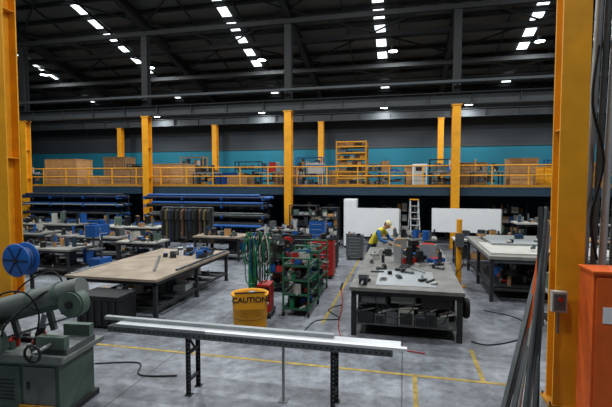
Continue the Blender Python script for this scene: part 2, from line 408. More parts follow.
# ------------------------------------------------------------------ lamps
def lamp(x,y,z,power,drop=.6):
    e=bpy.data.objects.new('high_bay_lamp',None); scene.collection.objects.link(e); e.location=(x,y,z)
    b=B('lamp_housing'); b.lathe([(.05,.28),(.1,.26),(.12,.1),(.26,.02),(.27,0),(.25,0)],(0,0,0),DARK,20); b.cyl((0,0,.26),(0,0,drop),.012,DARK,6); b.done(parent=e)
    b=B('lamp_lens'); b.cyl((0,0,.0),(0,0,.02),.24,LAMP,20); b.done(parent=e)
    ld=bpy.data.lights.new('lamp_light','AREA'); ld.shape='DISK'; ld.size=.5; ld.energy=power; ld.color=(.97,.985,1.0)
    lo=bpy.data.objects.new('lamp_light',ld); scene.collection.objects.link(lo); lo.location=(0,0,-.03); lo.parent=e
for x in (-23.4,-15.5,-8.2,-.67,6.6): lamp(x,24,rz_(24)-.95,300,.8)
for x in (-18,-9.8,-1.35,3.9,10.5): lamp(x,28.6,7.95,130,1.7)
for y in (16,9.5,2):  # unseen lamp rows above the view, added to light the hall
    for x in (-17,-9.5,-1.7,6.5): lamp(x,y,rz_(y)-1.2,440,1.05)

# ------------------------------------------------------------------ floor markings
b=B('floor_marking')
b.bx(-6.2,2.0,6.85,6.92,0,.004,PAINTL); b.bx(.16,.23,3.5,6.85,0,.004,PAINTL); b.bx(1.2,1.27,6.92,8.2,0,.004,PAINTL)
b.bx(-1.75,-1.68,9.0,19,0,.004,PAINTL); b.bx(-8.6,-8.53,7,11,0,.004,PAINTL); b.done()

# ------------------------------------------------------------------ left big table
b=B('assembly_table')
w,d=2.4,4.1
b.bx(0,w,0,d,.86,.92,WOODT); b.bx(.03,w-.03,.03,.09,.78,.86,DARK); b.bx(.03,w-.03,d-.09,d-.03,.78,.86,DARK); b.bx(.03,.09,.03,d-.03,.78,.86,DARK); b.bx(w-.09,w-.03,.03,d-.03,.78,.86,DARK)
for x in (.08,w-.08):
    for y in (.1,d/2,d-.1): b.bx(x-.04,x+.04,y-.04,y+.04,0,.78,DARK); b.bx(x-.07,x+.07,y-.07,y+.07,0,.015,DARK)
    b.bx(x-.03,x+.03,.1,d-.1,.2,.26,DARK)
for y in (.1,d/2,d-.1): b.bx(.08,w-.08,y-.03,y+.03,.2,.26,DARK)
for k in range(6): b.bx(.1,w-.1,.35+k*.6,.6+k*.6,.26,.28,DARK)
b.bx(.3,1.6,d/2+.2,d-.4,.28,.5,OFFW); clutter(b,.3,2.1,.8,3.8,.28,30,3,smax=.5,hmax=.42)
b.bx(.05,.09,.1,1.5,.92,.95,LSTEEL); b.box((1.3,1.8,.935),(.06,2.2,.03),STEEL,(0,0,.5)); b.bx(2.3,2.36,1.0,4.0,.92,.97,STEEL)
clutter(b,.9,2.2,2.6,3.9,.92,26,8,pal=[BLACK,STEEL,WHITE,DARK,BLUE,DARK])
b.done((-7.75,8.35,0),bevel=.004)
b=B('black_storage_box'); b.bx(-.5,.5,-.32,.32,.04,.66,BLACK); b.bx(-.52,.52,-.34,.34,.6,.7,BLACK)
for k in range(6): b.bx(-.45+k*.17,-.40+k*.17,-.345,-.32,.08,.58,DARK)
for s in(-.4,.4):
    for t in(-.24,.24): b.cyl((s-.02,t,.04),(s+.02,t,.04),.04,RUB,10)
b.done((-6.3,7.95,0),bevel=.01)

# ------------------------------------------------------------------ right big work table
b=B('welding_table')
w,d=2.2,5.4
b.bx(0,w,0,d,.93,1.0,STOP); b.bx(.5,w-.5,.3,1.8,1.0,1.008,LSTEEL)
for x in (.08,w-.08):
    for y in (.12,d/2,d-.12): b.bx(x-.05,x+.05,y-.05,y+.05,.0,.93,DARK)
    b.bx(x-.04,x+.04,.1,d-.1,.82,.93,DARK); b.bx(x-.03,x+.03,.1,d-.1,.2,.26,DARK)
b.bx(.05,w-.05,.05,.12,.84,.93,DARK); b.bx(.1,w-.1,.1,d-.1,.23,.26,STEEL)
b.bx(.12,w-.12,.56,.59,.26,.84,DARK)
# packed lower shelf: tool boxes, offcut trays, power units
xx=.16; R=random.Random(77)
while xx<1.9:
    w_=R.uniform(.16,.36); h_=R.uniform(.16,.34); m=R.choice([STEEL,DARK,MGREY,BLACK,DGREEN,OFFW,STEEL])
    b.bx(xx,xx+w_,.12,.5,.26,.26+h_,m); b.bx(xx+.02,xx+w_-.02,.105,.12,.28,.26+h_*.8,R.choice([DARK,STEEL,LSTEEL]))
    b.tube([(xx+.04,.3,.26+h_),(xx+.05,.3,.3+h_),(xx+w_-.05,.3,.3+h_),(xx+w_-.04,.3,.26+h_)],.01,BLACK,6)
    for k in range(5): b.beam((xx+R.uniform(0,.1),.14+k*.06,.28+h_+k*.02),(xx+w_+R.uniform(0,.15),.16+k*.05,.3+h_+R.uniform(0,.1)),.03,.03,R.choice([LSTEEL,STEEL,DARK,OFFW]))
    xx+=w_+.02
b.bx(.2,.75,.1,.5,.66,.83,DARK); b.bx(.24,.71,.085,.1,.68,.81,STEEL); b.bx(.82,1.3,.1,.5,.7,.83,MGREY); b.bx(1.4,1.98,.1,.5,.64,.83,BLACK)
clutter(b,.2,w-.2,.65,1.5,.26,30,18,smax=.4,hmax=.5,pal=[STEEL,DARK,BLACK,LSTEEL,BOXC,MGREY])
clutter(b,.25,w-.25,1.7,d-.5,.26,36,12,smax=.4,hmax=.45)
P2=[STEEL,LSTEEL,OFFW,DARK,BLACK,DARK]
clutter(b,.25,w-.3,.3,2.6,1.0,20,13,smax=.3,hmax=.08,pal=P2)
clutter(b,.9,w-.2,2.6,d-.5,1.0,40,14,smax=.5,hmax=.45,pal=[STEEL,BLACK,DARK,DYEL,LSTEEL,BLUE,DARK,BLACK])
clutter(b,.2,.9,2.6,4.2,1.0,9,15,smax=.3,hmax=.2,pal=P2)
b.box((.25,.35,1.08),(.16,.3,.13),DARK); b.box((.25,.22,1.18),(.18,.05,.08),STEEL); b.cyl((.25,-.05,1.08),(.25,.25,1.08),.02,LSTEEL,8)
for yy in (.35,1.2):
    b.lathe([(.02,0),(.05,.0),(.17,.0),(.2,.03),(.2,.09),(.17,.12),(.05,.12),(.02,.12)],(w+.0,yy,.62),RUB,24,'X')
    b.lathe([(.0,.125),(.09,.125),(.1,.11)],(w,yy,.62),STEEL,20,'X')
b.cyl((w-.02,.9,.3),(w-.02,.9,.95),.02,DARK,8)
b.tube(smooth([(.5,-.02,.93),(.6,-.06,.6),(.9,-.05,.45),(1.2,-.06,.6),(1.3,-.02,.9)]),.012,BLACK)
b.tube(smooth([(1.4,-.02,.9),(1.5,-.06,.5),(1.8,-.05,.4),(1.95,-.02,.8)]),.012,BLACK)
b.done((-1.05,8.4,0),bevel=.004)
b=B('red_air_hose')
pts=[(-1.25,8.7,.9),(-1.2,8.45,.6),(-1.25,8.3,.2),(-1.1,8.1,.02),(-.8,7.95,.015),(-.5,8.1,.015),(-.3,8.25,.015),(0,7.9,.015),(.4,7.8,.015)]
b.tube(smooth(pts),.011,RED)
b.cyl((-1.27,8.68,.85),(-1.23,8.72,1.0),.025,STEEL,8); b.done()
b=B('floor_cable'); b.tube(smooth([(1.3,8.6,.015),(1.6,8.5,.012),(2.2,8.9,.012),(2.6,9.6,.012),(2.5,10.4,.012),(1.9,10.8,.012)]),.012,BLACK)
b.tube(smooth([(-3.5,6.0,.015),(-4.1,5.9,.012),(-4.4,6.3,.012),(-5.1,6.1,.012)]),.012,BLACK)
b.tube(smooth([(-1.5,10.5,.012),(-1.75,10,.012),(-1.4,9.4,.012),(-1.9,9.1,.012),(-2.0,8.0,.012)]),.012,BLACK); b.done()
# welding power source behind the table
b=B('welding_power_source'); b.bx(-.28,.28,-.45,.45,.16,.95,DARK); b.bx(-.26,.26,-.47,-.45,.2,.9,MGREY); b.bx(-.2,.2,-.48,-.47,.65,.85,BLACK); b.cyl((.1,-.5,.75),(.1,-.47,.75),.03,OFFW,12)
b.tube([(-.2,-.4,.95),(-.2,-.4,1.08),(.2,-.4,1.08),(.2,-.4,.95)],.018,STEEL,8)
for k in range(5): b.bx(-.29,-.28,-.3,.3,.3+k*.1,.33+k*.1,BLACK)
for sx in(-.28,.28):
    for sy in(-.35,.35): b.cyl((sx-.03,sy,.1),(sx+.03,sy,.1),.1,RUB,16); b.cyl((sx-.03,sy,.1),(sx+.03,sy,.1),.035,STEEL,10)
b.cyl((.0,.2,.95),(.0,.2,1.4),.12,BLUE,18); b.done((.75,15.1,0),bevel=.008)

# ------------------------------------------------------------------ long bar stand in the foreground
b=B('cut_length_support_rail')
x0,x1,y=-4.35,-.12,5.66
b.bx(x0,x1,y-.17,y-.13,.86,.92,DARK); b.bx(x0,x1,y+.13,y+.17,.86,.92,DARK); b.bx(x0,x1,y-.17,y-.165,.84,.93,STEEL)
b.bx(x0+.1,x1+.1,y-.12,y+.12,.925,.95,ALU); b.bx(x0,x1,y-.16,y+.16,.91,.925,DARK)
b.bx(x0-.2,x1-.8,y+.02,y+.1,.95,1.0,LSTEEL); b.bx(x0+1.6,x1+.18,y-.17,y-.1,.93,.965,WHITE)
n=52
for k in range(n):
    xx=x0+.05+(x1-x0-.1)*k/(n-1); b.bx(xx-.012,xx+.012,y-.172,y-.168,.87,.895,BLACK)
for lx in (-3.02,-.9):
    for yy in (y-.15,y+.15):
        b.bx(lx-.03,lx+.03,yy-.004,yy+.004,0,.9,DARK); b.bx(lx-.032,lx-.024,yy-.03,yy+.03,0,.9,DARK)
        for k in range(14): b.cyl((lx+.004,yy-.006,.05+k*.06),(lx+.004,yy-.0045,.05+k*.06),.009,LSTEEL,8)
        b.bx(lx-.05,lx+.05,yy-.05,yy+.05,0,.008,DARK)
    b.bx(lx-.02,lx+.02,y-.15,y+.15,.2,.24,DARK); b.bx(lx-.02,lx+.02,y-.15,y+.15,.6,.64,DARK)
    b.beam((lx,y-.15,.86),(lx+.0,y+.15,.5),.02,.03,DARK)
b.bx(-1.65,-1.62,y-.02,y+.02,0,.9,LSTEEL); b.bx(-1.7,-1.57,y-.07,y+.07,0,.01,STEEL)
b.done()

# ------------------------------------------------------------------ band saw machine
b=B('horizontal_band_saw')
b.bx(-.55,.6,-.4,.4,.0,.08,DARK); b.bx(-.5,.55,-.36,.36,.08,.78,DGREEN); b.bx(.05,.5,-.375,-.36,.15,.7,MGREY); b.bx(-.45,.0,-.375,-.36,.15,.7,DGREEN)
b.bx(.1,.14,-.39,-.375,.4,.5,BLACK)
for k in range(6): b.bx(-.38,-.08,-.382,-.375,.25+k*.05,.265+k*.05,BLACK)
b.bx(-.6,.66,-.45,.45,.78,.84,MGREY); b.bx(-.55,-.5,-.43,.43,.84,.9,MGREY); b.bx(-.6,.66,-.45,-.41,.84,.88,MGREY)
b.bx(.1,.62,-.3,.3,.84,.92,STEEL); b.bx(.2,.6,-.32,-.22,.92,1.08,DGREEN); b.bx(.2,.6,.2,.3,.92,1.08,DGREEN); b.cyl((.4,-.62,.98),(.4,-.3,.98),.025,LSTEEL,10); b.lathe([(.1,0),(.12,.01),(.12,.03),(.1,.04)],(.4,-.6,.98),BLACK,20,'Y')
for k in range(3): b.cyl((.4,-.605,.98),(.4+.11*math.cos(k*2.09),-.605,.98+.11*math.sin(k*2.09)),.01,BLACK,6)
A=Vector((-.85,-.1,1.14)); C=Vector((.75,-.1,1.58)); dr=(C-A).normalized(); up=Vector((0,0,1))-dr*dr.z; up.normalize()
b.cyl(A+up*.12,C+up*.12,.14,MGREY,24); b.beam(A-up*.02,C-up*.02,.1,.12,DGREEN)
for t in (.3,.9,1.3): b.cyl(A+up*.12+dr*t,A+up*.12+dr*(t+.05),.155,DGREEN,24)
for q,r in ((A+dr*.1,.30),(C-dr*.1,.18)):
    b.cyl(q+Vector((0,-.14,-.05)),q+Vector((0,.0,-.05)),r,DGREEN,28); b.cyl(q+Vector((0,-.17,-.05)),q+Vector((0,-.14,-.05)),r*.9,DGREEN,28); b.cyl(q+Vector((0,-.2,-.05)),q+Vector((0,-.17,-.05)),.05,BLACK,12)
b.beam(A+dr*.1-up*.3,C-dr*.1-up*.22,.004,.03,LSTEEL)
for t in (.55,1.1): b.beam(A+dr*t,A+dr*t-up*.34,.06,.07,STEEL)
b.cyl((-.75,.05,1.2),(-.75,.42,1.2),.15,MGREY,20); b.cyl((-.75,.42,1.2),(-.75,.47,1.2),.12,BLACK,20)
for k in range(7): b.cyl((-.75,.1+k*.045,1.2),(-.75,.115+k*.045,1.2),.165,MGREY,20)
b.cyl((-.1,.1,.84),(.1,-.02,1.3),.035,LSTEEL,12); b.cyl((-.13,.12,.84),(.0,.04,1.1),.055,BLACK,12)
b.box((-.35,-.42,1.02),(.34,.16,.24),DGREEN,(.3,0,0)); b.cyl((-.28,-.5,1.05),(-.28,-.54,1.06),.03,RED,12); b.cyl((-.4,-.5,1.05),(-.4,-.53,1.06),.02,GREEN,12); b.box((-.35,-.51,.97),(.25,.01,.04),BLACK,(.3,0,0)); b.bx(-.37,-.33,-.42,-.36,.8,.95,DARK)
b.tube(smooth([(-.3,-.3,.9),(-.1,-.48,1.25),(.1,-.3,1.5),(.35,-.2,1.66),(.5,-.2,1.35)]),.014,BLACK)
b.tube(smooth([(-.45,-.2,1.4),(-.2,-.4,1.65),(.1,-.35,1.66),(.2,-.25,1.35),(.15,-.3,.95)]),.012,RUB)
b.tube(smooth([(.3,.2,1.5),(.0,.3,1.8),(-.4,.25,1.65),(-.6,.1,1.35)]),.012,RUB)
b.bx(.0,.5,-.4,-.39,.1,.2,YEL)
clutter(b,-.45,.0,-.3,.3,.84,14,31,smax=.18,hmax=.16,pal=[STEEL,DARK,BLACK,DGREEN])
b.done((-4.9,4.82,0),rz=.1,bevel=.008)

# ------------------------------------------------------------------ caution bin
b=B('yellow_caution_bin')
b.lathe([(0,.02),(.31,.02),(.335,.0),(.34,.05),(.37,.74),(.39,.75),(.39,.79),(.36,.79),(.34,.72),(.31,.06),(0,.06)],(0,0,0),YEL,36)
b.lathe([(.352,.3),(.362,.31),(.362,.34),(.355,.35)],(0,0,0),DYEL,36)
b.box((0,-.40,.72),(.6,.02,.34),YEL); b.box((0,-.405,.89),(.6,.022,.02),BLACK)
clutter(b,-.2,.2,-.2,.2,.55,14,41,smax=.25,hmax=.35)
tint=math.atan2(3.1,8.4)
binn=b.done((-3.12,8.3,0),rz=tint)
fc=bpy.data.curves.new('caution_text','FONT'); fc.body='CAUTION'; fc.size=.155; fc.align_x='CENTER'; fc.align_y='CENTER'; fc.extrude=.003; fc.offset=.004
fo=bpy.data.objects.new('caution_text',fc); scene.collection.objects.link(fo); fo.parent=binn; fo.location=(0,-.413,.74); fo.rotation_euler=(math.pi/2,0,0); fc.materials.append(BLACK)

# hose stand
b=B('welding_hose_stand')
b.bx(-.35,.35,-.3,.3,.08,.12,DARK)
for sx in(-.3,.3):
    for sy in(-.25,.25): b.cyl((sx-.02,sy,.06),(sx+.02,sy,.06),.06,RUB,12)
b.cyl((0,.1,.1),(0,.1,1.95),.03,DGREEN,10); b.cyl((-.3,.1,1.9),(.3,.1,1.9),.02,DGREEN,8); b.cyl((-.3,.1,1.4),(.3,.1,1.4),.02,DGREEN,8)
b.cyl((-.18,.15,.12),(-.18,.15,1.35),.11,GREEN,20); b.lathe([(.11,0),(.1,.06),(.05,.12),(.03,.2),(0,.2)],(-.18,.15,1.35),GREEN,20)
b.bx(.0,.3,-.2,.25,.12,.75,RED); b.bx(.02,.28,-.21,-.2,.4,.7,BLACK)
R=random.Random(4)
for k in range(11):
    cx=-.28+k*.055; yy=.0-R.uniform(0,.12); h=R.uniform(.55,1.2); wv=R.uniform(.05,.14)
    m=[GREEN,BLACK,GREEN,BLUE,DGREEN,BLACK,GREEN,BLACK,OFFW,GREEN,BLACK][k]
    b.tube(smooth([(cx,yy+.08,1.93),(cx-wv,yy,1.6),(cx-wv*.9,yy,1.92-h),(cx,yy,1.82-h),(cx+wv*.9,yy,1.92-h),(cx+wv*.8,yy,1.6),(cx+.01,yy+.05,1.93)]),.014,m,6)
b.done((-3.28,9.32,0),rz=.1)
def trolley(x,y,w,d,h,frame,seed,pal=None,name='tool_trolley',levels=4):
    b=B(name)
    for sx in(-1,1):
        for sy in(-1,1):
            b.bx(sx*w/2-.02,sx*w/2+.02,sy*d/2-.02,sy*d/2+.02,.12,h,frame); b.cyl((sx*w/2-.02,sy*d/2,.06),(sx*w/2+.02,sy*d/2,.06),.06,RUB,12); b.bx(sx*w/2-.03,sx*w/2+.03,sy*d/2-.03,sy*d/2+.03,.1,.14,STEEL)
    for i in range(levels):
        z=.15+(h-.35)*i/(levels-1); b.bx(-w/2,w/2,-d/2,d/2,z,z+.02,DARK); b.bx(-w/2,w/2,-d/2-.01,-d/2+.01,z,z+.05,frame); b.bx(-w/2-.01,-w/2+.01,-d/2,d/2,z,z+.05,frame); b.bx(w/2-.01,w/2+.01,-d/2,d/2,z,z+.05,frame)
        clutter(b,-w/2+.1,w/2-.1,-d/2+.1,d/2-.1,z+.02,24,seed+i,pal=pal,smax=.28,hmax=.28)
    b.cyl((-w/2,-d/2,h),(w/2,-d/2,h),.02,frame,8); b.cyl((-w/2,d/2,h),(w/2,d/2,h),.02,frame,8)
    b.done((x,y,0))
PG=[GREEN,BLACK,BLACK,STEEL,OFFW,DGREEN,BLUE,RED,DARK]
GF=mat('trolley_green',(40,98,70),.55)
trolley(-2.4,9.9,.6,1.1,1.35,GF,50,PG); trolley(-2.5,11.5,.65,1.2,1.4,GF,60,PG); trolley(-3.5,11.8,.6,1.0,1.5,BLACK,66,PG)
def red_cabinet(x,y,h=1.25,m=RED,name='red_tool_cabinet'):
    b=B(name); b.bx(-.32,.32,-.28,.28,.12,h,m); n=6
    for k in range(n):
        z0=.16+(h-.2)*k/n; b.bx(-.29,.29,-.3,-.28,z0,z0+(h-.2)/n-.02,m); b.bx(-.2,.2,-.32,-.3,z0+.1,z0+.115,LSTEEL)
    for sx in(-.26,.26):
        for sy in(-.2,.2): b.cyl((sx-.02,sy,.06),(sx+.02,sy,.06),.06,RUB,12); b.bx(sx-.02,sx+.02,sy-.02,sy+.02,.08,.12,STEEL)
    b.bx(-.33,.33,-.29,.29,h,h+.02,BLACK); b.cyl((.36,-.2,h-.15),(.36,.2,h-.15),.015,LSTEEL,8)
    clutter(b,-.2,.2,-.18,.18,h+.02,9,int(x*10)%97,smax=.2,hmax=.2); b.done((x,y,0),bevel=.006)
red_cabinet(-2.5,13.5); red_cabinet(-2.65,15.2,1.1,DARK,'dark_tool_cabinet'); red_cabinet(-3.4,14.0,1.3,DARK,'dark_tool_cabinet')
red_cabinet(-1.9,17.0,.95,STEEL,'grey_tool_cabinet'); red_cabinet(-3.5,17.4,1.5,BLUE,'blue_cabinet')

# ------------------------------------------------------------------ worker
wk=bpy.data.objects.new('worker',None); scene.collection.objects.link(wk)
J={'pel':(-.14,0,.96,.15,.125),'sp':(-.02,0,1.12,.15,.12),'ch':(.15,0,1.30,.175,.13),'nb':(.27,0,1.43,.10,.09),'nk':(.33,0,1.49,.055,.055),'hd':(.37,0,1.54,.05,.05)}
for s,t in ((1,'l'),(-1,'r')):
    J['hip'+t]=(-.13,.1*s,.88,.1,.1); J['kn'+t]=(-.04+.05*s,.13*s,.50,.07,.07); J['an'+t]=(-.12+.08*s,.13*s,.11,.05,.055); J['hl'+t]=(-.13+.08*s,.13*s,.05,.045,.05); J['to'+t]=(.09+.08*s,.15*s,.04,.035,.045)
    J['sh'+t]=(.22,.19*s,1.385,.075,.075); J['el'+t]=(.33,.30*s,1.14,.052,.052); J['wr'+t]=(.56,.20*s,1.08,.034,.034)
E=[('pel','sp'),('sp','ch'),('ch','nb'),('nb','nk'),('nk','hd')]
for t in 'lr': E+=[('pel','hip'+t),('hip'+t,'kn'+t),('kn'+t,'an'+t),('an'+t,'hl'+t),('an'+t,'to'+t),('ch','sh'+t),('sh'+t,'el'+t),('el'+t,'wr'+t)]
keys=list(J); me=bpy.data.meshes.new('sk'); me.from_pydata([J[k][:3] for k in keys],[(keys.index(a),keys.index(c)) for a,c in E],[])
so=bpy.data.objects.new('sk',me); scene.collection.objects.link(so)
sm=so.modifiers.new('s','SKIN'); so.modifiers.new('ss','SUBSURF').levels=2
for i,k in enumerate(keys):
    sv=me.skin_vertices[0].data[i]; sv.radius=(J[k][3],J[k][4]); sv.use_root=(k=='pel')
bpy.context.view_layer.update()
dg=bpy.context.evaluated_depsgraph_get(); bm_=bpy.data.meshes.new_from_object(so.evaluated_get(dg))
bpy.data.objects.remove(so)
bm_.materials.clear()
for m in (TROUS,HIVIS,SHIRT,BLACK,SKIN,REFL): bm_.materials.append(m)
for p_ in bm_.polygons:
    c=p_.center; p_.use_smooth=True; k=1
    if c.z<.13: k=3
    elif c.z<.98 and c.x<.25: k=0
    elif c.z>1.475 and c.x>.27 and abs(c.y)<.1: k=4
    elif abs(c.y)>.2 or (c.x>.36 and c.z<1.3): k=2
    elif 1.1<c.z+c.x*.5<1.14: k=5
    p_.material_index=k
bo=bpy.data.objects.new('body',bm_); scene.collection.objects.link(bo); bo.parent=wk
b=B('head'); hc=Vector((.43,0,1.585)); tilt=.75
def H(x,y,z):
    return hc+Euler((0,tilt,0)).to_matrix()@Vector((x,y,z))
b.ell(hc,(.098,.077,.115),SKIN,24,16,(0,tilt,0)); b.ell(H(.03,0,-.07),(.06,.055,.055),SKIN,16,10,(0,tilt,0))
b.ell(H(.1,0,-.015),(.022,.014,.026),SKIN,10,8,(0,tilt,0))
b.ell(H(.088,0,-.058),(.008,.022,.004),HAIR,10,6,(0,tilt,0))
for s in(-1,1):
    b.ell(H(.086,.03*s,.012),(.010,.014,.009),WHITE,10,8,(0,tilt,0)); b.ell(H(.095,.03*s,.012),(.004,.006,.006),BLACK,8,6,(0,tilt,0))
    b.ell(H(.09,.03*s,.032),(.008,.018,.005),HAIR,8,6,(0,tilt,0)); b.ell(H(-.005,.079*s,-.005),(.022,.01,.034),SKIN,10,8,(0,tilt,0))
b.ell(H(-.03,0,.0),(.082,.080,.10),HAIR,18,12,(0,tilt,0))
b.ell(H(-.008,0,.05),(.108,.088,.082),CAP,24,12,(0,tilt,0)); b.box(H(.13,0,.045),(.11,.14,.012),CAP,(0,tilt+.1,0)); b.ell(H(-.008,0,.133),(.012,.012,.006),CAP,8,6,(0,tilt,0))
b.done(parent=wk)
for s,t in ((1,'left'),(-1,'right')):
    b=B('hand_'+t); w0=Vector((.55,.20*s,1.083))
    b.ell(w0+Vector((.06,-.01*s,-.012)),(.055,.042,.018),SKIN,14,8,(0,.25,0)); b.cyl(w0-Vector((.03,-.01*s,-.005)),w0+Vector((.03,-.005*s,-.005)),.026,SKIN,12,caps=False)
    for k,l in enumerate((.068,.078,.072,.055)):
        y=w0.y+(-.03+.02*k)*s; base=Vector((w0.x+.10,y,w0.z-.022))
        b.tube([base-Vector((.02,0,-.003)),base,base+Vector((l*.45,0,-.004)),base+Vector((l*.75,0,-.018)),base+Vector((l*.9,0,-.034))],[.009,.0095,.009,.008,.006],SKIN,8)
    tb=w0+Vector((.03,-.035*s,-.015)); b.tube([tb,tb+Vector((.025,-.022*s,-.004)),tb+Vector((.055,-.03*s,-.012)),tb+Vector((.07,-.026*s,-.02))],[.012,.011,.0095,.007],SKIN,8)
    b.done(parent=wk)
b=B('hand_grinder'); b.cyl((.62,-.16,1.04),(.68,.22,1.04),.028,DARK,14); b.cyl((.62,-.2,1.01),(.62,-.2,1.08),.04,STEEL,14); b.cyl((.62,-.2,1.0),(.62,-.2,1.01),.062,DARK,20); b.done(parent=wk)
wk.location=(-.93,14.2,0); wk.rotation_euler=(0,0,math.radians(-24)); wk.scale=(1.08,1.08,1.08)

# ------------------------------------------------------------------ back-centre white panels
def sheet_rack(x,y,w,z0,z1,n=5,m=WHITE,name='sheet_rack'):
    b=B(name)
    for sx in(-w/2+.1,0,w/2-.1):
        b.bx(sx-.03,sx+.03,-.35,-.29,0,z0+.12,DARK) ; b.bx(sx-.03,sx+.03,.3,.36,0,z1*.95,DARK); b.bx(sx-.03,sx+.03,-.35,.36,z0-.06,z0,DARK); b.bx(sx-.03,sx+.03,-.35,.36,0,.05,DARK)
    for k in range(n): b.box((0+(k%2)*.08,-.2+k*.09,(z0+z1)/2-.02*k),(w-.1*k*.3,.02,z1-z0-.04*k),m if k%2==0 else OFFW,(-.06,0,0))
    b.done((x,y,0))
sheet_rack(-1.35,18.6,2.3,.75,1.98); sheet_rack(2.5,18.8,2.7,1.0,2.0)
b=B('white_storage_cabinet'); b.bx(-.3,.3,-.3,.3,.1,2.3,WHITE); b.bx(-.28,-.01,-.32,-.3,.15,2.25,WHITE); b.bx(.01,.28,-.32,-.3,.15,2.25,WHITE); b.bx(-.04,-.02,-.34,-.32,1.0,1.25,BLACK); b.bx(.02,.04,-.34,-.32,1.0,1.25,BLACK); b.bx(-.28,.28,-.28,.28,0,.1,DARK); b.done((-2.45,20.1,0),bevel=.006)
b=B('white_work_counter'); b.bx(-1.1,1.1,-.4,.4,.05,.88,OFFW); b.bx(-1.15,1.15,-.45,.45,.88,.93,GTOP)
for k in range(4): b.bx(-1.08+k*.55,-.57+k*.55,-.42,-.4,.1,.84,OFFW); b.bx(-.9+k*.55,-.8+k*.55,-.44,-.42,.7,.72,BLACK)
b.bx(-1.1,1.1,-.36,.36,0,.05,DARK); clutter(b,-1.0,1.0,-.3,.3,.93,26,71,hmax=.35); b.done((.1,17.2,0))
b=B('step_ladder')
for sx in(-.22,.22): b.beam((sx,-.45,0),(sx*.8,0,2.3),.05,.03,ALU); b.beam((sx,.45,0),(sx*.8,0,2.3),.04,.03,ALU)
for k in range(7): t=(k+1)/8; b.bx(-.22,.22,-.45*(1-t)-.05,-.45*(1-t)+.05,2.3*t-.015,2.3*t+.015,ALU)
b.bx(-.2,.2,-.08,.08,2.28,2.33,YEL); b.done((.45,19.9,0),rz=.2)

# ------------------------------------------------------------------ generic benches
def bench(x,y,w,d,h,top,seed,n=18,name='workbench',frame=DARK,pal=None,hm=.35,rz=0):
    b=B(name)
    b.bx(-w/2,w/2,-d/2,d/2,h-.06,h,top); b.bx(-w/2+.04,w/2-.04,-d/2+.04,-d/2+.09,h-.14,h-.06,frame); b.bx(-w/2+.04,w/2-.04,d/2-.09,d/2-.04,h-.14,h-.06,frame)
    for sx in(-w/2+.08,w/2-.08):
        for sy in(-d/2+.08,d/2-.08): b.bx(sx-.035,sx+.035,sy-.035,sy+.035,0,h-.06,frame)
        b.bx(sx-.03,sx+.03,-d/2+.08,d/2-.08,.22,.27,frame)
    b.bx(-w/2+.08,w/2-.08,-.03,.03,.22,.27,frame); b.bx(-w/2+.1,w/2-.1,-d/2+.1,d/2-.1,.27,.29,frame)
    clutter(b,-w/2+.2,w/2-.2,-d/2+.2,d/2-.2,h,int(n*1.6),seed,hmax=hm,smax=.4,pal=pal); clutter(b,-w/2+.2,w/2-.2,-d/2+.2,d/2-.2,.29,int(n*1.4),seed+7,smax=.5,hmax=.5)
    return b.done((x,y,0),rz=rz)
bench(-11.6,12.2,2.2,1.4,.92,GTOP,81,14); bench(-12.6,15.2,3.4,1.5,.92,GTOP,82,22); bench(-16.5,15.5,3.0,1.4,.92,GTOP,83,22)
bench(-7.2,16.0,2.0,1.2,.95,WOODT,84,14); bench(-9.6,14.2,1.6,1.0,.9,OFFW,85,10); bench(-13.0,18.0,4,1.1,1.0,OFFW,86,26,hm=.5); bench(-5.0,15.6,1.4,1.2,1.0,WOODT,87,12)
bench(-17.5,18.2,3.5,1.1,1.0,GTOP,88,24,hm=.6); bench(-5.4,18.3,2.0,1.0,1.0,GTOP,89,16,hm=.5); bench(-15.0,12.0,2.6,1.3,.9,GTOP,97,16)
b=B('pedestal_drill_press'); b.bx(-.28,.28,-.32,.32,0,.06,DARK); b.cyl((0,.15,.06),(0,.15,1.6),.05,STEEL,12); b.bx(-.19,.19,-.36,.32,1.3,1.68,BLUE); b.cyl((0,-.22,1.0),(0,-.22,1.3),.035,STEEL,10); b.box((0,-.12,.88),(.4,.42,.04),STEEL); b.cyl((0,.2,1.68),(0,.2,1.82),.12,BLUE,16); b.cyl((0,-.2,1.68),(0,-.2,1.74),.12,BLUE,16); b.cyl((0,.42,1.3),(0,.42,1.6),.11,DARK,16)
for k in range(3): b.cyl((.19,-.15,1.4),(.3,-.15+.22*math.cos(k*2.1),1.4+.22*math.sin(k*2.1)),.012,LSTEEL,6)
b.bx(-.22,.22,-.2,.4,.06,.55,BLUE); b.done((-9.95,12.2,0),bevel=.01)
b=B('sheet_cutting_bench')
b.bx(0,3.4,0,4.2,1.12,1.2,GTOP); b.bx(.1,3.3,.3,2.4,1.2,1.24,OFFW); b.bx(.4,3.2,1.8,3.9,1.24,1.3,LSTEEL)
for x in (.08,1.7,3.32):
    for y in (.08,2.1,4.12): b.bx(x-.045,x+.045,y-.045,y+.045,0,1.12,DARK)
b.bx(.05,3.35,.05,.11,1.02,1.12,STEEL); b.bx(.05,.11,.05,4.15,1.02,1.12,STEEL); b.bx(.08,3.32,.06,.10,.3,.36,DARK); b.bx(.06,.10,.08,4.12,.3,.36,DARK)
b.bx(.12,3.3,.3,4,.34,.36,DARK); clutter(b,.3,3.0,.4,3.6,.36,50,91,smax=.6,hmax=.6); clutter(b,.3,3.0,.3,3.9,1.3,12,92,hmax=.25)
b.done((2.15,11.6,0))
bench(3.6,9.6,1.5,.9,.9,GTOP,93,14); bench(3.0,16.7,2.4,.9,1.0,OFFW,94,18); bench(6.4,17.5,3.0,1.2,1.0,WOOD,95,18); bench(6.3,19.6,3.5,1.0,1.4,OFFW,96,16,name='storage_rack')
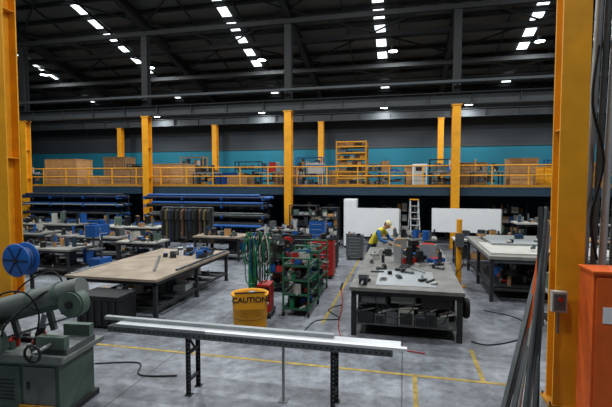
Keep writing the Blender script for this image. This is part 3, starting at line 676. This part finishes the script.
b=B('jib_post'); b.cyl((0,0,0),(0,0,.02),.22,DYEL,20); b.cyl((0,0,.02),(0,0,2.0),.08,YEL,16); b.bx(-.12,.12,-.16,-.08,1.2,1.6,STEEL); b.tube(smooth([(0,-.12,1.2),(.1,-.2,.7),(-.1,-.2,.4),(.05,-.15,.1)]),.012,BLACK); b.done((1.6,13.2,0))

# ------------------------------------------------------------------ clothes rail
b=B('clothes_rail')
for sx in(-1.25,1.25): b.cyl((sx,0,.05),(sx,0,1.95),.025,STEEL,8); b.bx(sx-.03,sx+.03,-.35,.35,0,.05,STEEL)
b.cyl((-1.25,0,1.95),(1.25,0,1.95),.025,STEEL,8)
R=random.Random(9)
cols=[CLO1,CLO2,CLO3,CLO1,CLO1,CLO1,CLO4,CLO1,CLO3,CLO1,CLO1,CLO4,CLO1,CLO2,CLO1]
for k in range(15):
    cx=-1.1+k*.157; h=R.uniform(.95,1.6); m=cols[k]; w=R.uniform(.2,.26)
    M4=Matrix.Translation((cx,0,1.93))@Matrix.Rotation(R.uniform(.8,2.1),4,'Z')
    b.prism([(-.04,-.03),(-w,-.12),(-w-.03,-.5),(-w+.02,-.52),(-w*.75,-.25),(-w*.85,-h),(-w*.3,-h-.03),(w*.2,-h+.02),(w*.85,-h),(w*.75,-.25),(w-.02,-.55),(w+.03,-.52),(w,-.12),(.04,-.03)],.09,M4,m)
b.done((-9.5,17.4,0))

# hose reel by the left column
b=B('blue_hose_reel')
for yy in (-.14,.14): b.lathe([(.02,0),(.38,0),(.40,.015),(.38,.03),(.02,.03)],(0,yy,0),BLUE,32,'Y')
b.cyl((0,-.2,0),(0,.25,0),.05,DARK,14)
for k in range(6): b.tube(arc((0,-.12+k*.045,0),.26,0,360,28)[:-1],.024,NAVY if k%2 else BLUE,8,closed=True)
for a in range(0,360,60): b.beam((0,-.18,0),(.36*math.cos(math.radians(a)),-.18,.36*math.sin(math.radians(a))),.012,.03,NAVY)
b.bx(-.04,.04,.25,.3,-1.2,.45,DARK); b.bx(-.3,.3,.0,.35,-1.25,-1.2,DARK)
b.done((-8.9,8.3,1.25))

# ------------------------------------------------------------------ lower-right
b=B('leaning_steel_lengths')
R=random.Random(3)
for k in range(9):
    bx_,by=1.16+k*.055,5.55+R.uniform(-.08,.1); tx,ty=1.80+R.uniform(-.02,.1),6.25
    tz=R.uniform(1.9,2.9); m=[STEEL,LSTEEL,STEEL,OFFW,ORANGE,STEEL,LSTEEL,STEEL,DARK][k]
    if k%2: b.cyl((bx_,by,.0),(tx,ty,tz),.028,m,10)
    else: b.beam((bx_,by,.0),(tx,ty,tz),.055,.05,m)
b.done()
b=B('orange_gas_cabinet'); b.bx(0,.8,0,.42,.05,2.0,ORANGE); b.bx(.03,.38,-.02,0,.1,1.95,ORANGE); b.bx(.42,.77,-.02,0,.1,1.95,ORANGE); b.bx(0,.8,0,.42,0,.05,DARK); b.bx(.34,.36,-.04,-.02,.9,1.2,BLACK); b.bx(.1,.3,-.025,-.02,1.4,1.6,WHITE); b.bx(-.02,.82,-.03,.44,2.0,2.03,ORANGE); b.done((2.24,5.72,0),bevel=.008)
b=B('vertical_conduit')
for k,(xx,m,r) in enumerate(((2.50,LSTEEL,.05),(2.62,STEEL,.04),(2.74,ALU,.05),(2.88,STEEL,.05))):
    b.cyl((xx,6.85,0),(xx+.22,6.85,9+k),r,m,12)
b.tube(smooth([(2.62,6.78,5),(2.54,6.72,4.2),(2.7,6.72,3.4),(2.56,6.7,2.6),(2.66,6.72,2.0)]),.02,BLACK); b.bx(2.44,3.1,6.9,6.94,2.6,2.7,DARK); b.bx(2.5,3.1,6.9,6.94,5,5.1,DARK); b.done()
b=B('switch_box'); b.bx(-.09,.09,-.1,0,0,.28,OFFW); b.bx(-.07,.07,-.11,-.1,.03,.25,STEEL); b.cyl((0,-.11,.18),(0,-.14,.18),.03,RED,12); b.cyl((0,-.05,-.3),(0,-.05,0),.015,STEEL,8); b.done((2.05,6.34,1.35))

# ------------------------------------------------------------------ world + camera
wd=bpy.data.worlds.new('World'); scene.world=wd; wd.use_nodes=True
bg=wd.node_tree.nodes['Background']; bg.inputs[0].default_value=(.7,.85,1,1); bg.inputs[1].default_value=.4
cam=bpy.data.cameras.new('Camera'); co=bpy.data.objects.new('Camera',cam); scene.collection.objects.link(co)
cam.lens=25; cam.sensor_width=36; cam.clip_start=.1; cam.clip_end=200
co.location=(0,0,3.1); co.rotation_euler=(math.radians(90-2.9),0,math.radians(13)); scene.camera=co
